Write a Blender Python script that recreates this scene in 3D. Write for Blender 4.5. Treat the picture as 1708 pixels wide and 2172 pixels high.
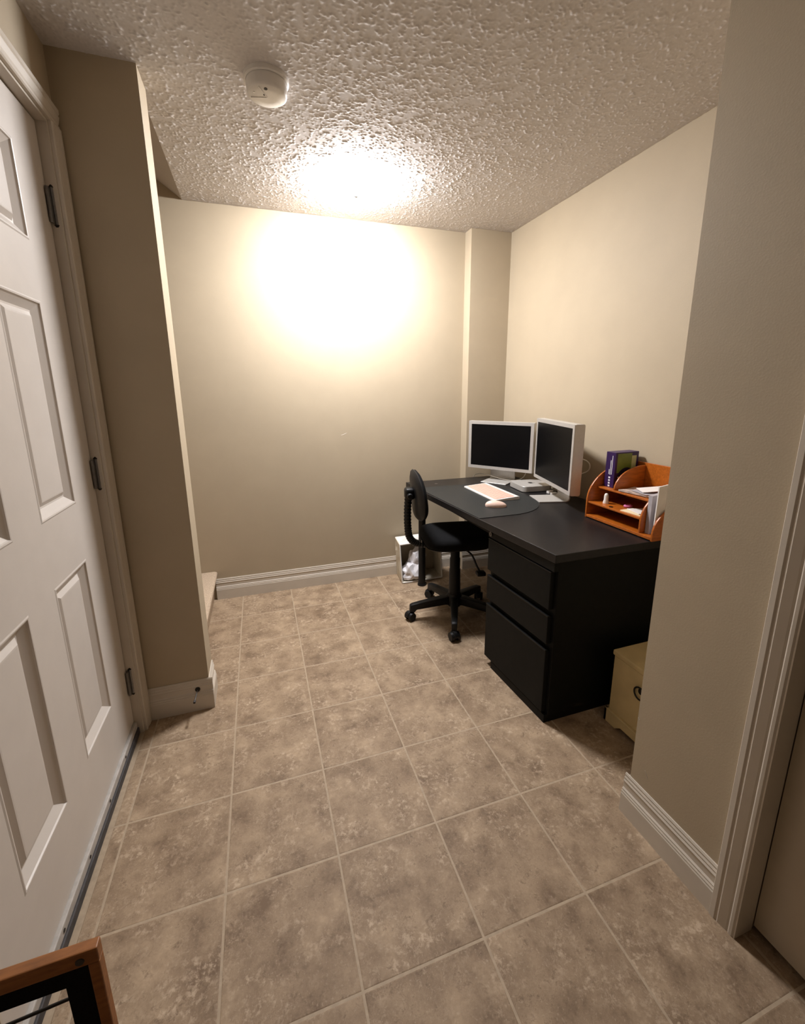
import bpy, bmesh, math, random
import numpy as np
from mathutils import Vector, Matrix

random.seed(7)
rng = np.random.default_rng(11)
for o in list(bpy.data.objects):
    bpy.data.objects.remove(o)
scn = bpy.context.scene
COL = scn.collection

# ------------------------------------------------------------------ camera
CAM_F, CAM_CX, CAM_CY = 908.5, 849.13, 1027.95      # pixels in the 1708 x 2172 frame
cam_d = bpy.data.cameras.new('camera')
cam = bpy.data.objects.new('camera', cam_d)
COL.objects.link(cam)
cam_d.sensor_fit = 'HORIZONTAL'
cam_d.sensor_width = 36.0
cam_d.lens = CAM_F / 1708 * 36.0
cam_d.shift_x = (854 - CAM_CX) / 1708
cam_d.shift_y = (CAM_CY - 1086) / 1708
cam_d.clip_start = 0.01
fwd = Vector((0.3047, 0.9278, -0.2154)).normalized()
rgt = Vector((0.9495, -0.3137, -0.0079))
rgt = (rgt - fwd * rgt.dot(fwd)).normalized()
upv = rgt.cross(fwd).normalized()
M = Matrix((rgt, upv, -fwd)).transposed().to_4x4()
M.translation = Vector((0.1795, -2.558, 1.3386))
cam.matrix_world = M
scn.camera = cam

# ------------------------------------------------------------------ world + exposure
w = bpy.data.worlds.new('world')
scn.world = w
w.use_nodes = True
w.node_tree.nodes['Background'].inputs[0].default_value = (0.03, 0.026, 0.022, 1)
w.node_tree.nodes['Background'].inputs[1].default_value = 0.2
scn.view_settings.view_transform = 'Standard'
scn.view_settings.look = 'None'
scn.view_settings.gamma = 1.0
scn.view_settings.use_curve_mapping = False
scn.view_settings.exposure = 0.0
LAMP_STRENGTH = 238.0
LAMP_COLOR = (1.0, 0.995, 1.02)

# ------------------------------------------------------------------ materials
def srgb(r, g, b):
    f = lambda c: (c / 255 / 12.92) if c / 255 <= 0.04045 else ((c / 255 + 0.055) / 1.055) ** 2.4
    return (f(r), f(g), f(b))

MATS = {}
def mat(name, col, rough=0.5, metal=0.0, var=0.06, scale=30.0, bump=0.0, bscale=None, detail=4.0,
        spec=0.5, emit=None, stretch=None, coat=0.0):
    if name in MATS:
        return MATS[name]
    m = bpy.data.materials.new(name)
    m.use_nodes = True
    nt = m.node_tree
    b = nt.nodes['Principled BSDF']
    b.inputs['Roughness'].default_value = rough
    b.inputs['Metallic'].default_value = metal
    b.inputs['Specular IOR Level'].default_value = spec
    b.inputs['Coat Weight'].default_value = coat
    tc = nt.nodes.new('ShaderNodeTexCoord')
    mp = nt.nodes.new('ShaderNodeMapping')
    nt.links.new(tc.outputs['Object'], mp.inputs['Vector'])
    if stretch:
        mp.inputs['Scale'].default_value = stretch
    n = nt.nodes.new('ShaderNodeTexNoise')
    n.inputs['Scale'].default_value = scale
    n.inputs['Detail'].default_value = detail
    nt.links.new(mp.outputs['Vector'], n.inputs['Vector'])
    r = nt.nodes.new('ShaderNodeValToRGB')
    r.color_ramp.elements[0].position = 0.3
    r.color_ramp.elements[1].position = 0.7
    r.color_ramp.elements[0].color = tuple(max(0, c * (1 - var)) for c in col) + (1,)
    r.color_ramp.elements[1].color = tuple(min(1, c * (1 + var)) for c in col) + (1,)
    nt.links.new(n.outputs['Fac'], r.inputs['Fac'])
    nt.links.new(r.outputs['Color'], b.inputs['Base Color'])
    if bump:
        n2 = nt.nodes.new('ShaderNodeTexNoise')
        n2.inputs['Scale'].default_value = bscale or scale
        n2.inputs['Detail'].default_value = 3
        nt.links.new(mp.outputs['Vector'], n2.inputs['Vector'])
        bp = nt.nodes.new('ShaderNodeBump')
        bp.inputs['Strength'].default_value = bump
        bp.inputs['Distance'].default_value = 0.002
        nt.links.new(n2.outputs['Fac'], bp.inputs['Height'])
        nt.links.new(bp.outputs['Normal'], b.inputs['Normal'])
    if emit:
        b.inputs['Emission Color'].default_value = emit[0] + (1,)
        b.inputs['Emission Strength'].default_value = emit[1]
    MATS[name] = m
    return m

WALL = mat('wall_paint', (0.425, 0.350, 0.248), 0.62, var=0.025, scale=5, bump=0.12, bscale=220, spec=0.3)
CEIL = mat('ceiling_texture', (0.63, 0.595, 0.575), 0.8, var=0.05, scale=80, spec=0.2)
SLOPE = mat('stairwell_ceiling', (0.50, 0.44, 0.38), 0.8, var=0.03, scale=8, bump=0.1, bscale=150, spec=0.2)
TRIM = mat('white_trim', (0.58, 0.52, 0.44), 0.38, var=0.03, scale=12, spec=0.5)
DOORW = mat('door_white', (0.60, 0.545, 0.49), 0.42, var=0.02, scale=15, bump=0.05, bscale=180)
DOORB = mat('door_beige', (0.52, 0.45, 0.35), 0.5, var=0.03, scale=15)
GROUT = mat('floor_grout', (0.40, 0.31, 0.215), 0.6, var=0.1, scale=60, spec=0.3)
BLACKLAM = mat('black_laminate', (0.009, 0.008, 0.0085), 0.36, spec=0.35, var=0.3, scale=40, stretch=(4, 1, 1), bump=0.08, bscale=150)
BLACKPAINT = mat('black_cabinet', (0.0045, 0.0047, 0.0042), 0.55, spec=0.16, var=0.2, scale=40, bump=0.05, bscale=200)
BLACKPL = mat('black_plastic', (0.006, 0.006, 0.0065), 0.46, spec=0.3, var=0.15, scale=60)
BLACKMET = mat('black_metal', (0.006, 0.006, 0.006), 0.4, spec=0.3, var=0.15, scale=60)
FABRIC = mat('black_fabric', (0.007, 0.007, 0.0075), 0.95, var=0.3, scale=400, bump=0.3, bscale=500, spec=0.1)
MATTE = mat('mat_vinyl', (0.014, 0.0155, 0.0155), 0.5, spec=0.35, var=0.12, scale=90, bump=0.1, bscale=300)
SILVER = mat('silver_aluminium', (0.56, 0.535, 0.50), 0.45, metal=0.5, var=0.03, scale=80)
SCREEN = mat('dark_screen', (0.0025, 0.0025, 0.003), 0.3, var=0.1, scale=5, spec=0.16)
WHITEPL = mat('white_plastic', (0.75, 0.72, 0.68), 0.35, var=0.03, scale=40)
PINK = mat('pink_silicone', (0.80, 0.42, 0.34), 0.6, var=0.04, scale=60)
PINKMOUSE = mat('pale_pink_plastic', (0.76, 0.55, 0.46), 0.4, var=0.03, scale=60)
WOOD = mat('orange_wood', (0.37, 0.094, 0.008), 0.36, var=0.22, scale=9, stretch=(3, 14, 14), detail=6)
WOODD = mat('brown_wood', (0.27, 0.10, 0.025), 0.5, var=0.25, scale=9, stretch=(3, 14, 14), detail=6)
PURPLE = mat('purple_card', (0.026, 0.006, 0.065), 0.4, var=0.1, scale=30)
GREEN = mat('green_card', (0.13, 0.17, 0.025), 0.4, var=0.15, scale=30)
GREENP = mat('pale_green_card', (0.42, 0.42, 0.20), 0.45, var=0.08, scale=30)
INK = mat('navy_print', (0.012, 0.008, 0.03), 0.4, var=0.1, scale=30)
PRINT = mat('white_print', (0.75, 0.73, 0.75), 0.5, var=0.04, scale=80)
PAPER = mat('white_paper', (0.76, 0.72, 0.69), 0.75, var=0.05, scale=25)
PAPERG = mat('grey_paper', (0.38, 0.35, 0.37), 0.6, var=0.1, scale=20)
PAPERT = mat('printed_paper', (0.45, 0.36, 0.31), 0.6, var=0.35, scale=45)
CREAMP = mat('cream_paper', (0.78, 0.65, 0.42), 0.7, var=0.05, scale=25)
CREAM = mat('cream_paint', (0.60, 0.47, 0.24), 0.5, var=0.07, scale=12, bump=0.05, bscale=90)
DARKIRON = mat('dark_iron', (0.02, 0.017, 0.014), 0.35, metal=0.6, var=0.2, scale=70)
STEEL = mat('worn_steel', (0.20, 0.19, 0.18), 0.38, metal=0.85, var=0.15, scale=60)
ALU = mat('sill_aluminium', (0.44, 0.41, 0.375), 0.6, metal=0.0, spec=0.3, var=0.12, scale=50)
RUBBER = mat('dark_rubber', (0.055, 0.05, 0.05), 0.7, var=0.25, scale=60)
CARPET = mat('beige_carpet', (0.50, 0.39, 0.285), 0.97, var=0.25, scale=180, bump=0.9, bscale=420, spec=0.05)
BAGM = mat('bag_paper', (0.66, 0.60, 0.48), 0.5, var=0.06, scale=18, bump=0.25, bscale=25)
BAGRIM = mat('bag_white', (0.78, 0.75, 0.70), 0.45, var=0.05, scale=20, bump=0.2, bscale=40)
PLASTICBAG = mat('white_plastic_bag', (0.80, 0.78, 0.80), 0.65, var=0.04, scale=25, bump=0.3, bscale=50)
CABLE = mat('white_cable', (0.72, 0.68, 0.60), 0.5, var=0.03, scale=60)
RINGPINK = mat('hot_pink_band', (0.62, 0.16, 0.34), 0.5, var=0.1, scale=60)
HOLE = mat('vent_dark', (0.05, 0.045, 0.04), 0.7, var=0.1, scale=60)
GLASS = mat('lamp_glass', (0.85, 0.84, 0.82), 0.4, var=0.01, scale=20, emit=(LAMP_COLOR, LAMP_STRENGTH))

# mottled vinyl tile: world position + a per-tile offset
def tile_material():
    m = bpy.data.materials.new('mottled_vinyl_tile')
    m.use_nodes = True
    nt = m.node_tree
    b = nt.nodes['Principled BSDF']
    b.inputs['Roughness'].default_value = 0.62
    b.inputs['Specular IOR Level'].default_value = 0.28
    geo = nt.nodes.new('ShaderNodeNewGeometry')
    inf = nt.nodes.new('ShaderNodeObjectInfo')
    mul = nt.nodes.new('ShaderNodeMath'); mul.operation = 'MULTIPLY'; mul.inputs[1].default_value = 37.0
    nt.links.new(inf.outputs['Random'], mul.inputs[0])
    add = nt.nodes.new('ShaderNodeVectorMath'); add.operation = 'ADD'
    nt.links.new(geo.outputs['Position'], add.inputs[0])
    nt.links.new(mul.outputs[0], add.inputs[1])
    def noise(s, d, rough=0.6, dist=0.0):
        n = nt.nodes.new('ShaderNodeTexNoise')
        n.inputs['Scale'].default_value = s
        n.inputs['Detail'].default_value = d
        n.inputs['Roughness'].default_value = rough
        n.inputs['Distortion'].default_value = dist
        nt.links.new(add.outputs[0], n.inputs['Vector'])
        return n
    def ramp(n, p0, c0, p1, c1):
        r = nt.nodes.new('ShaderNodeValToRGB')
        r.color_ramp.elements[0].position = p0; r.color_ramp.elements[0].color = c0 + (1,)
        r.color_ramp.elements[1].position = p1; r.color_ramp.elements[1].color = c1 + (1,)
        nt.links.new(n.outputs['Fac'], r.inputs['Fac'])
        return r
    def mixc(fac, a_, col):
        mx = nt.nodes.new('ShaderNodeMixRGB')
        mx.inputs[2].default_value = col + (1,)
        nt.links.new(fac, mx.inputs[0]); nt.links.new(a_, mx.inputs[1])
        return mx.outputs[0]
    def times(p, q):
        mm = nt.nodes.new('ShaderNodeMath'); mm.operation = 'MULTIPLY'
        nt.links.new(p, mm.inputs[0])
        if isinstance(q, float):
            mm.inputs[1].default_value = q
        else:
            nt.links.new(q, mm.inputs[1])
        return mm.outputs[0]
    K0, K1 = (0, 0, 0), (1, 1, 1)
    base = ramp(noise(11, 9, 0.72), 0.35, (0.178, 0.117, 0.071), 0.66, (0.425, 0.312, 0.203))
    clus = ramp(noise(8.5, 4, 0.6), 0.42, K0, 0.62, K1)
    lite = ramp(noise(62, 6, 0.7, 0.25), 0.50, K0, 0.63, K1)
    clus2 = ramp(noise(10.5, 4, 0.6), 0.45, K1, 0.60, K0)
    dark = ramp(noise(44, 7, 0.75, 0.2), 0.52, K0, 0.66, K1)
    c1 = mixc(times(times(lite.outputs[0], clus.outputs[0]), 0.68), base.outputs[0], (0.58, 0.45, 0.32))
    c2 = mixc(times(times(dark.outputs[0], clus2.outputs[0]), 0.70), c1, (0.115, 0.070, 0.040))
    spk = ramp(noise(150, 3, 0.6), 0.60, K0, 0.70, K1)
    c3 = mixc(times(spk.outputs[0], 0.30), c2, (0.55, 0.44, 0.32))
    nt.links.new(c3, b.inputs['Base Color'])
    bp = nt.nodes.new('ShaderNodeBump'); bp.inputs['Strength'].default_value = 0.15
    bp.inputs['Distance'].default_value = 0.001
    nt.links.new(noise(70, 4).outputs['Fac'], bp.inputs['Height'])
    nt.links.new(bp.outputs['Normal'], b.inputs['Normal'])
    return m
TILE = tile_material()

# ------------------------------------------------------------------ mesh helpers
def link(o, parent=None):
    COL.objects.link(o)
    if parent:
        o.parent = parent
    return o

def obj(name, bm, m, parent=None, smooth=None, loc=None, rotz=0.0):
    bmesh.ops.recalc_face_normals(bm, faces=bm.faces[:])
    me = bpy.data.meshes.new(name)
    bm.to_mesh(me)
    bm.free()
    me.materials.append(m)
    if smooth is not None:
        for p in me.polygons:
            p.use_smooth = True
        me.set_sharp_from_angle(angle=math.radians(smooth))
    o = bpy.data.objects.new(name, me)
    if loc is not None:
        o.location = loc
    o.rotation_euler.z = rotz
    return link(o, parent)

def thing(name, label, cat, loc=(0, 0, 0), rotz=0.0, group=None):
    o = bpy.data.objects.new(name, None)
    o.empty_display_size = 0.05
    o.location = loc
    o.rotation_euler.z = rotz
    link(o)
    tag(o, label, cat, group)
    return o

def tag(o, label, cat, group=None):
    o['label'] = label
    o['category'] = cat
    if group:
        o['group'] = group
    return o

def struct(o):
    o['kind'] = 'structure'
    return o

def NB():
    return bmesh.new()

def box(bm, x0, x1, y0, y1, z0, z1, bev=0.0, seg=2):
    t = bmesh.new()
    bmesh.ops.create_cube(t, size=1.0)
    for v in t.verts:
        v.co = Vector(((x0 + x1) / 2 + v.co.x * (x1 - x0), (y0 + y1) / 2 + v.co.y * (y1 - y0),
                       (z0 + z1) / 2 + v.co.z * (z1 - z0)))
    if bev:
        bmesh.ops.bevel(t, geom=t.edges[:], offset=bev, segments=seg, profile=0.5, affect='EDGES')
    merge(bm, t)
    return bm

def merge(bm, t, mtx=None):
    if mtx is not None:
        bmesh.ops.transform(t, matrix=mtx, verts=t.verts[:])
    me = bpy.data.meshes.new('tmp')
    t.to_mesh(me)
    t.free()
    bm.from_mesh(me)
    bpy.data.meshes.remove(me)

def prism(bm, poly, a0, a1, axis='z', bev=0.0, seg=2):
    """polygon extruded along an axis. z: (x,y)  y: (x,z)  x: (y,z)"""
    def p3(p, a):
        return {'z': (p[0], p[1], a), 'y': (p[0], a, p[1]), 'x': (a, p[0], p[1])}[axis]
    t = bmesh.new()
    lo = [t.verts.new(p3(p, a0)) for p in poly]
    hi = [t.verts.new(p3(p, a1)) for p in poly]
    n = len(poly)
    t.faces.new(lo[::-1]); t.faces.new(hi)
    for i in range(n):
        t.faces.new((lo[i], lo[(i + 1) % n], hi[(i + 1) % n], hi[i]))
    bmesh.ops.recalc_face_normals(t, faces=t.faces[:])
    if bev:
        bmesh.ops.bevel(t, geom=t.edges[:], offset=bev, segments=seg, profile=0.5, affect='EDGES')
    merge(bm, t)
    return bm

def cyl(bm, p0, p1, r0, r1=None, n=20, cap=True):
    r1 = r0 if r1 is None else r1
    p0, p1 = Vector(p0), Vector(p1)
    d = (p1 - p0)
    t = bmesh.new()
    bmesh.ops.create_cone(t, cap_ends=cap, segments=n, radius1=r0, radius2=r1, depth=d.length)
    q = Vector((0, 0, 1)).rotation_difference(d.normalized())
    merge(bm, t, Matrix.Translation((p0 + p1) / 2) @ q.to_matrix().to_4x4())
    return bm

def lathe(bm, prof, c=(0, 0, 0), n=32, axis='z'):
    t = bmesh.new()
    rings = []
    for r, h in prof:
        if r < 1e-6:
            rings.append([t.verts.new((0, 0, h))])
        else:
            rings.append([t.verts.new((r * math.cos(2 * math.pi * i / n), r * math.sin(2 * math.pi * i / n), h))
                          for i in range(n)])
    for a, b in zip(rings[:-1], rings[1:]):
        for i in range(n):
            j = (i + 1) % n
            if len(a) == 1 and len(b) == 1:
                continue
            if len(a) == 1:
                t.faces.new((a[0], b[i], b[j]))
            elif len(b) == 1:
                t.faces.new((a[i], a[j], b[0]))
            else:
                t.faces.new((a[i], a[j], b[j], b[i]))
    mt = Matrix.Translation(c)
    if axis == 'x':
        mt = mt @ Matrix.Rotation(math.radians(90), 4, 'Y')
    if axis == 'y':
        mt = mt @ Matrix.Rotation(math.radians(-90), 4, 'X')
    merge(bm, t, mt)
    return bm

def catmull(pts, n=8):
    pts = [Vector(p) for p in pts]
    P = [pts[0] * 2 - pts[1]] + pts + [pts[-1] * 2 - pts[-2]]
    out = []
    for i in range(1, len(P) - 2):
        for k in range(n):
            t = k / n
            a, b, c, d = P[i - 1], P[i], P[i + 1], P[i + 2]
            out.append(0.5 * ((2 * b) + (c - a) * t + (2 * a - 5 * b + 4 * c - d) * t * t +
                              (3 * b - a - 3 * c + d) * t ** 3))
    out.append(pts[-1])
    return out

def tube(bm, pts, r, n=10, rfun=None):
    pts = [Vector(p) for p in pts]
    t = bmesh.new()
    rings = []
    up = Vector((0, 0, 1))
    d0 = (pts[1] - pts[0]).normalized()
    if abs(d0.dot(up)) > 0.95:
        up = Vector((0, 1, 0))
    side = d0.cross(up).normalized()
    for i, p in enumerate(pts):
        d = (pts[min(i + 1, len(pts) - 1)] - pts[max(i - 1, 0)]).normalized()
        side = (side - d * side.dot(d)).normalized()
        b = d.cross(side)
        rr = rfun(i) if rfun else r
        rings.append([t.verts.new(p + (side * math.cos(2 * math.pi * k / n) + b * math.sin(2 * math.pi * k / n)) * rr)
                      for k in range(n)])
    for a, b in zip(rings[:-1], rings[1:]):
        for k in range(n):
            t.faces.new((a[k], a[(k + 1) % n], b[(k + 1) % n], b[k]))
    t.faces.new(rings[0][::-1]); t.faces.new(rings[-1])
    merge(bm, t)
    return bm

def rrect(x0, x1, y0, y1, r, n=6):
    """rounded rectangle outline; r = radius or four radii (x1y1, x0y1, x0y0, x1y0)"""
    rs = r if isinstance(r, (tuple, list)) else (r,) * 4
    out = []
    for (cx, cy, a0), rr in zip(((x1, y1, 0), (x0, y1, 90), (x0, y0, 180), (x1, y0, 270)), rs):
        sx = -1 if cx == x1 else 1
        sy = -1 if cy == y1 else 1
        if rr < 1e-6:
            out.append((cx, cy)); continue
        for i in range(n + 1):
            a = math.radians(a0 + 90 * i / n)
            out.append((cx + sx * rr + rr * math.cos(a), cy + sy * rr + rr * math.sin(a)))
    return out

# ------------------------------------------------------------------ room dimensions (metres)
S = 0.31                      # floor tile pitch
ZC = 2.362                    # ceiling
XL, XR = -0.35, 1.888         # left wall with door, right wall behind the desk
YB = 0.296                    # back wall
YN = -6.20                    # wall behind the camera
XS, YS0, YS1 = -0.104, -0.759, -0.629     # divider wall end and its two faces
XNW, YNW = 1.217, -1.714      # near right wall face and its far end

# ------------------------------------------------------------------ floor with tiles
bm = NB()
box(bm, -1.6, 2.1, YN - 0.1, YB + 0.1, -0.06, -0.0006)
floor = struct(obj('floor', bm, GROUT))
tile_cache = {}
gap, bevt = 0.0030, 0.0022
def tile_mesh(wx, wy):
    key = (round(wx, 4), round(wy, 4))
    if key in tile_cache:
        return tile_cache[key]
    t = bmesh.new()
    def ring(off, z):
        return [t.verts.new(p) for p in ((off, off, z), (wx - off, off, z), (wx - off, wy - off, z), (off, wy - off, z))]
    a, b_, c_ = ring(gap, -0.0006), ring(gap + 0.0006, -0.0003), ring(gap + bevt, 0.0)
    for lo, hi in ((a, b_), (b_, c_)):
        for i in range(4):
            t.faces.new((lo[i], lo[(i + 1) % 4], hi[(i + 1) % 4], hi[i]))
    t.faces.new(c_)
    me = bpy.data.meshes.new('tile')
    t.to_mesh(me); t.free()
    me.materials.append(TILE)
    tile_cache[key] = me
    return me
for i in range(-2, 7):
    for j in range(-20, 1):
        x0, x1 = max(i * S, XL), min((i + 1) * S, XR)
        y0, y1 = max(j * S, YN), min((j + 1) * S, YB)
        if j == 0:
            y1 = YB
        if x1 - x0 < 0.02 or y1 - y0 < 0.02:
            continue
        if x0 >= 1.30 and y1 < -1.80:
            continue
        if y0 > YS0 and x1 < -0.2:
            continue
        o = bpy.data.objects.new('tile', tile_mesh(x1 - x0, y1 - y0))
        o.location = (x0, y0, 0)
        link(o, floor)

# ------------------------------------------------------------------ ceiling with stippled relief
def build_ceiling():
    step = 0.0031
    gx0, gx1, gy0, gy1 = XL, XR, -1.75, YB
    nx, ny = int((gx1 - gx0) / step) + 1, int((gy1 - gy0) / step) + 1
    f = rng.standard_normal((ny, nx))
    kx, ky = np.fft.fftfreq(nx), np.fft.fftfreq(ny)
    k2 = kx[None, :] ** 2 + ky[:, None] ** 2
    def blur(a, s):
        return np.real(np.fft.ifft2(np.fft.fft2(a) * np.exp(-2 * (math.pi * s) ** 2 * k2)))
    h = blur(f, 0.85); h /= h.std()
    g = blur(rng.standard_normal((ny, nx)), 2.2); g /= g.std()
    z = np.clip(h + g * 0.35 - 0.25, 0, 2.2) * 0.00105
    xs = np.linspace(gx0, gx1, nx); ys = np.linspace(gy0, gy1, ny)
    X, Y = np.meshgrid(xs, ys)
    edge = np.minimum(np.minimum(X - gx0, gx1 - X), np.minimum(gy1 - Y, Y - gy0))
    Z = ZC - z * np.clip(edge / 0.012, 0.15, 1)
    co = np.stack([X, Y, Z], -1).reshape(-1, 3)
    idx = np.arange(nx * ny).reshape(ny, nx)
    q = np.stack([idx[:-1, :-1], idx[1:, :-1], idx[1:, 1:], idx[:-1, 1:]], -1).reshape(-1, 4)
    cx = (X[:-1, :-1] + X[1:, 1:]).ravel() / 2; cy = (Y[:-1, :-1] + Y[1:, 1:]).ravel() / 2
    keep = ~((cx < -0.122) & (cy > YS0 + 0.05))
    q = q[keep]
    extra_v = np.array([[XL, YN, ZC], [XR, YN, ZC], [XR, gy0, ZC], [XL, gy0, ZC]])
    n0 = len(co)
    co = np.concatenate([co, extra_v]); q = np.concatenate([q, [[n0, n0 + 3, n0 + 2, n0 + 1]]])
    me = bpy.data.meshes.new('ceiling')
    me.vertices.add(len(co)); me.vertices.foreach_set('co', co.ravel())
    me.loops.add(q.size); me.loops.foreach_set('vertex_index', q.ravel().astype(np.int32))
    me.polygons.add(len(q))
    me.polygons.foreach_set('loop_start', np.arange(0, q.size, 4, dtype=np.int32))
    me.polygons.foreach_set('use_smooth', np.ones(len(q), dtype=bool))
    me.update(calc_edges=True); me.validate()
    me.materials.append(CEIL)
    return struct(link(bpy.data.objects.new('ceiling', me)))
build_ceiling()
# slab above, keeps the room closed (with the stairwell open on the left)
bm = NB()
box(bm, -0.122, XR + 0.1, YN - 0.1, YB + 0.1, ZC + 0.006, ZC + 0.1)
box(bm, XL - 0.1, -0.122, YN - 0.1, YS0 + 0.05, ZC + 0.006, ZC + 0.1)
struct(obj('ceiling_slab', bm, SLOPE))
# sloped ceiling over the stairs
bm = NB()
prism(bm, [(-0.122, ZC), (-0.122, ZC + 0.006), (-0.122, ZC + 0.1), (-1.6, ZC + 1.18), (-1.6, ZC + 1.08)], YS1, YB, 'y')
struct(obj('ceiling_stairwell', bm, SLOPE))

# ------------------------------------------------------------------ walls
T = 0.12
bm = NB(); box(bm, -1.6, XR + T, YB, YB + T, 0, 3.6)
wall_back = struct(obj('wall_back', bm, WALL))
bm = NB(); box(bm, XR, XR + T, YNW, YB, 0, ZC)
struct(obj('wall_right', bm, WALL))
bm = NB(); box(bm, 1.590, XR, 0.207, YB, 0, ZC)
struct(obj('wall_corner', bm, WALL))
bm = NB(); box(bm, -1.6, XS, YS0, YS1, 0, ZC, 0.0)
box(bm, -1.6, -0.36, YS0, YS1, ZC, 3.6)
wall_div = struct(obj('wall_divider', bm, WALL))
bm = NB(); box(bm, -1.72, -1.6, YS0, YB + T, 0, 3.6)
struct(obj('wall_stairs', bm, WALL))
DY0, DY1 = -1.80, -0.832      # left door opening
DZ1 = 2.126
bm = NB()
box(bm, XL - T, XL, DY1 + 0.018, YS0, 0, ZC)
box(bm, XL - T, XL, YN, DY0 - 0.018, 0, ZC)
box(bm, XL - T, XL, DY0 - 0.018, DY1 + 0.018, DZ1 + 0.018, ZC)
struct(obj('wall_left', bm, WALL))
RY0, RY1, RZ1 = -2.87, -2.056, 2.05   # right door opening
bm = NB()
box(bm, XNW, XNW + T, RY1, YNW, 0, ZC)
box(bm, XNW, XNW + T, YN, RY0, 0, ZC)
box(bm, XNW, XNW + T, RY0, RY1, RZ1, ZC)
box(bm, XNW + T, XR + T, YNW - T, YNW, 0, ZC)
wall_near = struct(obj('wall_near', bm, WALL))
bm = NB(); box(bm, XL - T, XR + T, YN - T, YN, 0, ZC)
struct(obj('wall_front', bm, WALL))
# scuffs and chipped paint
def chip(parent, pts, m=TRIM):
    b = NB()
    tube(b, pts, 0.0012, 5)
    obj('scuff', b, m, parent)
chip(wall_back, [(0.704, YB, 1.046), (0.722, YB, 1.052), (0.74, YB, 1.060)])
chip(wall_near, [(XNW, -1.760, 0.205), (XNW, -1.765, 0.198), (XNW, -1.772, 0.186)])
chip(wall_near, [(XNW - 0.0005, -1.716, 0.357), (XNW - 0.0005, -1.721, 0.352)])

# ------------------------------------------------------------------ baseboards (profile: distance from wall, height)
BBP = [(0, 0), (0.0145, 0), (0.0145, 0.066), (0.0125, 0.070), (0.0135, 0.074), (0.0105, 0.079), (0.0115, 0.083), (0.0075, 0.088),
       (0.0075, 0.108), (0.0095, 0.112), (0.0065, 0.118), (0.0075, 0.123), (0.0045, 0.129), (0.0055, 0.134),
       (0.003, 0.140), (0, 0.140)]
def baseboard(name, wallpos, direction, a0, a1, axis):
    """axis: run axis ('x' or 'y'); wall plane at wallpos; direction = sign of the outward normal"""
    b = NB()
    prism(b, [(wallpos + direction * d, z) for d, z in BBP], a0, a1, axis)
    return struct(obj(name, b, TRIM))
baseboard('baseboard_back', YB, -1, -0.16, 1.590, 'x')
baseboard('baseboard_right', XR, -1, YNW, 0.207, 'y')
baseboard('baseboard_corner', 0.207, -1, 1.5755, XR - 0.0145, 'x')
baseboard('baseboard_divider', YS0, -1, -0.335, XS + 0.0145, 'x')
baseboard('baseboard_divider_end', XS, 1, YS0 - 0.002, YS1, 'y')
baseboard('baseboard_near', XNW, -1, -1.998, YNW + 0.0145, 'y')
baseboard('baseboard_near_end', YNW, 1, XNW, XR - 0.0145, 'x')
baseboard('baseboard_front', YN, 1, XL, XNW, 'x')

# ------------------------------------------------------------------ doors
def door_leaf(name, xf, sgn, y0, y1, z0, z1, m, pan_z, stile, mull, th=0.042):
    """leaf whose visible face is the plane x = xf, facing sgn"""
    pw = (y1 - y0 - 2 * stile - mull) / 2
    cols = [(y0 + stile, y0 + stile + pw), (y1 - stile - pw, y1 - stile)]
    ys = [y0, cols[0][0], cols[0][1], cols[1][0], cols[1][1], y1]
    zs = [z0]
    for a, b in pan_z:
        zs += [a, b]
    zs.append(z1)
    bm = NB()
    vs = {}
    for i, y in enumerate(ys):
        for k, z in enumerate(zs):
            vs[i, k] = bm.verts.new((xf, y, z))
    for i in range(5):
        for k in range(len(zs) - 1):
            if i in (1, 3) and k % 2 == 1:
                continue
            bm.faces.new((vs[i, k], vs[i + 1, k], vs[i + 1, k + 1], vs[i, k + 1]))
    box(bm, min(xf - sgn * 0.022, xf - sgn * th), max(xf - sgn * 0.022, xf - sgn * th), y0, y1, z0, z1)
    e = 0.022
    for (ya, yb, za, zb) in ((y0, y0 + .001, z0, z1), (y1 - .001, y1, z0, z1), (y0, y1, z0, z0 + .001), (y0, y1, z1 - .001, z1)):
        box(bm, min(xf - sgn * 0.0003, xf - sgn * e), max(xf - sgn * 0.0003, xf - sgn * e), ya, yb, za, zb)
    leaf = struct(obj(name, bm, m))
    rings = [(0, 0), (0.004, 0.0016), (0.008, 0.0008), (0.010, -0.0030), (0.030, -0.0175), (0.035, -0.0180),
             (0.048, -0.0090), (0.052, -0.0085)]
    for (ya, yb) in cols:
        for (za, zb) in pan_z:
            b = NB()
            prev = None
            for off, dep in rings:
                x = xf + sgn * dep
                r = [b.verts.new(p) for p in ((x, ya + off, za + off), (x, yb - off, za + off), (x, yb - off, zb - off), (x, ya + off, zb - off))]
                if prev:
                    for i in range(4):
                        b.faces.new((prev[i], prev[(i + 1) % 4], r[(i + 1) % 4], r[i]))
                prev = r
            b.faces.new(prev)
            obj('panel', b, m, leaf)
    return leaf

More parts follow.
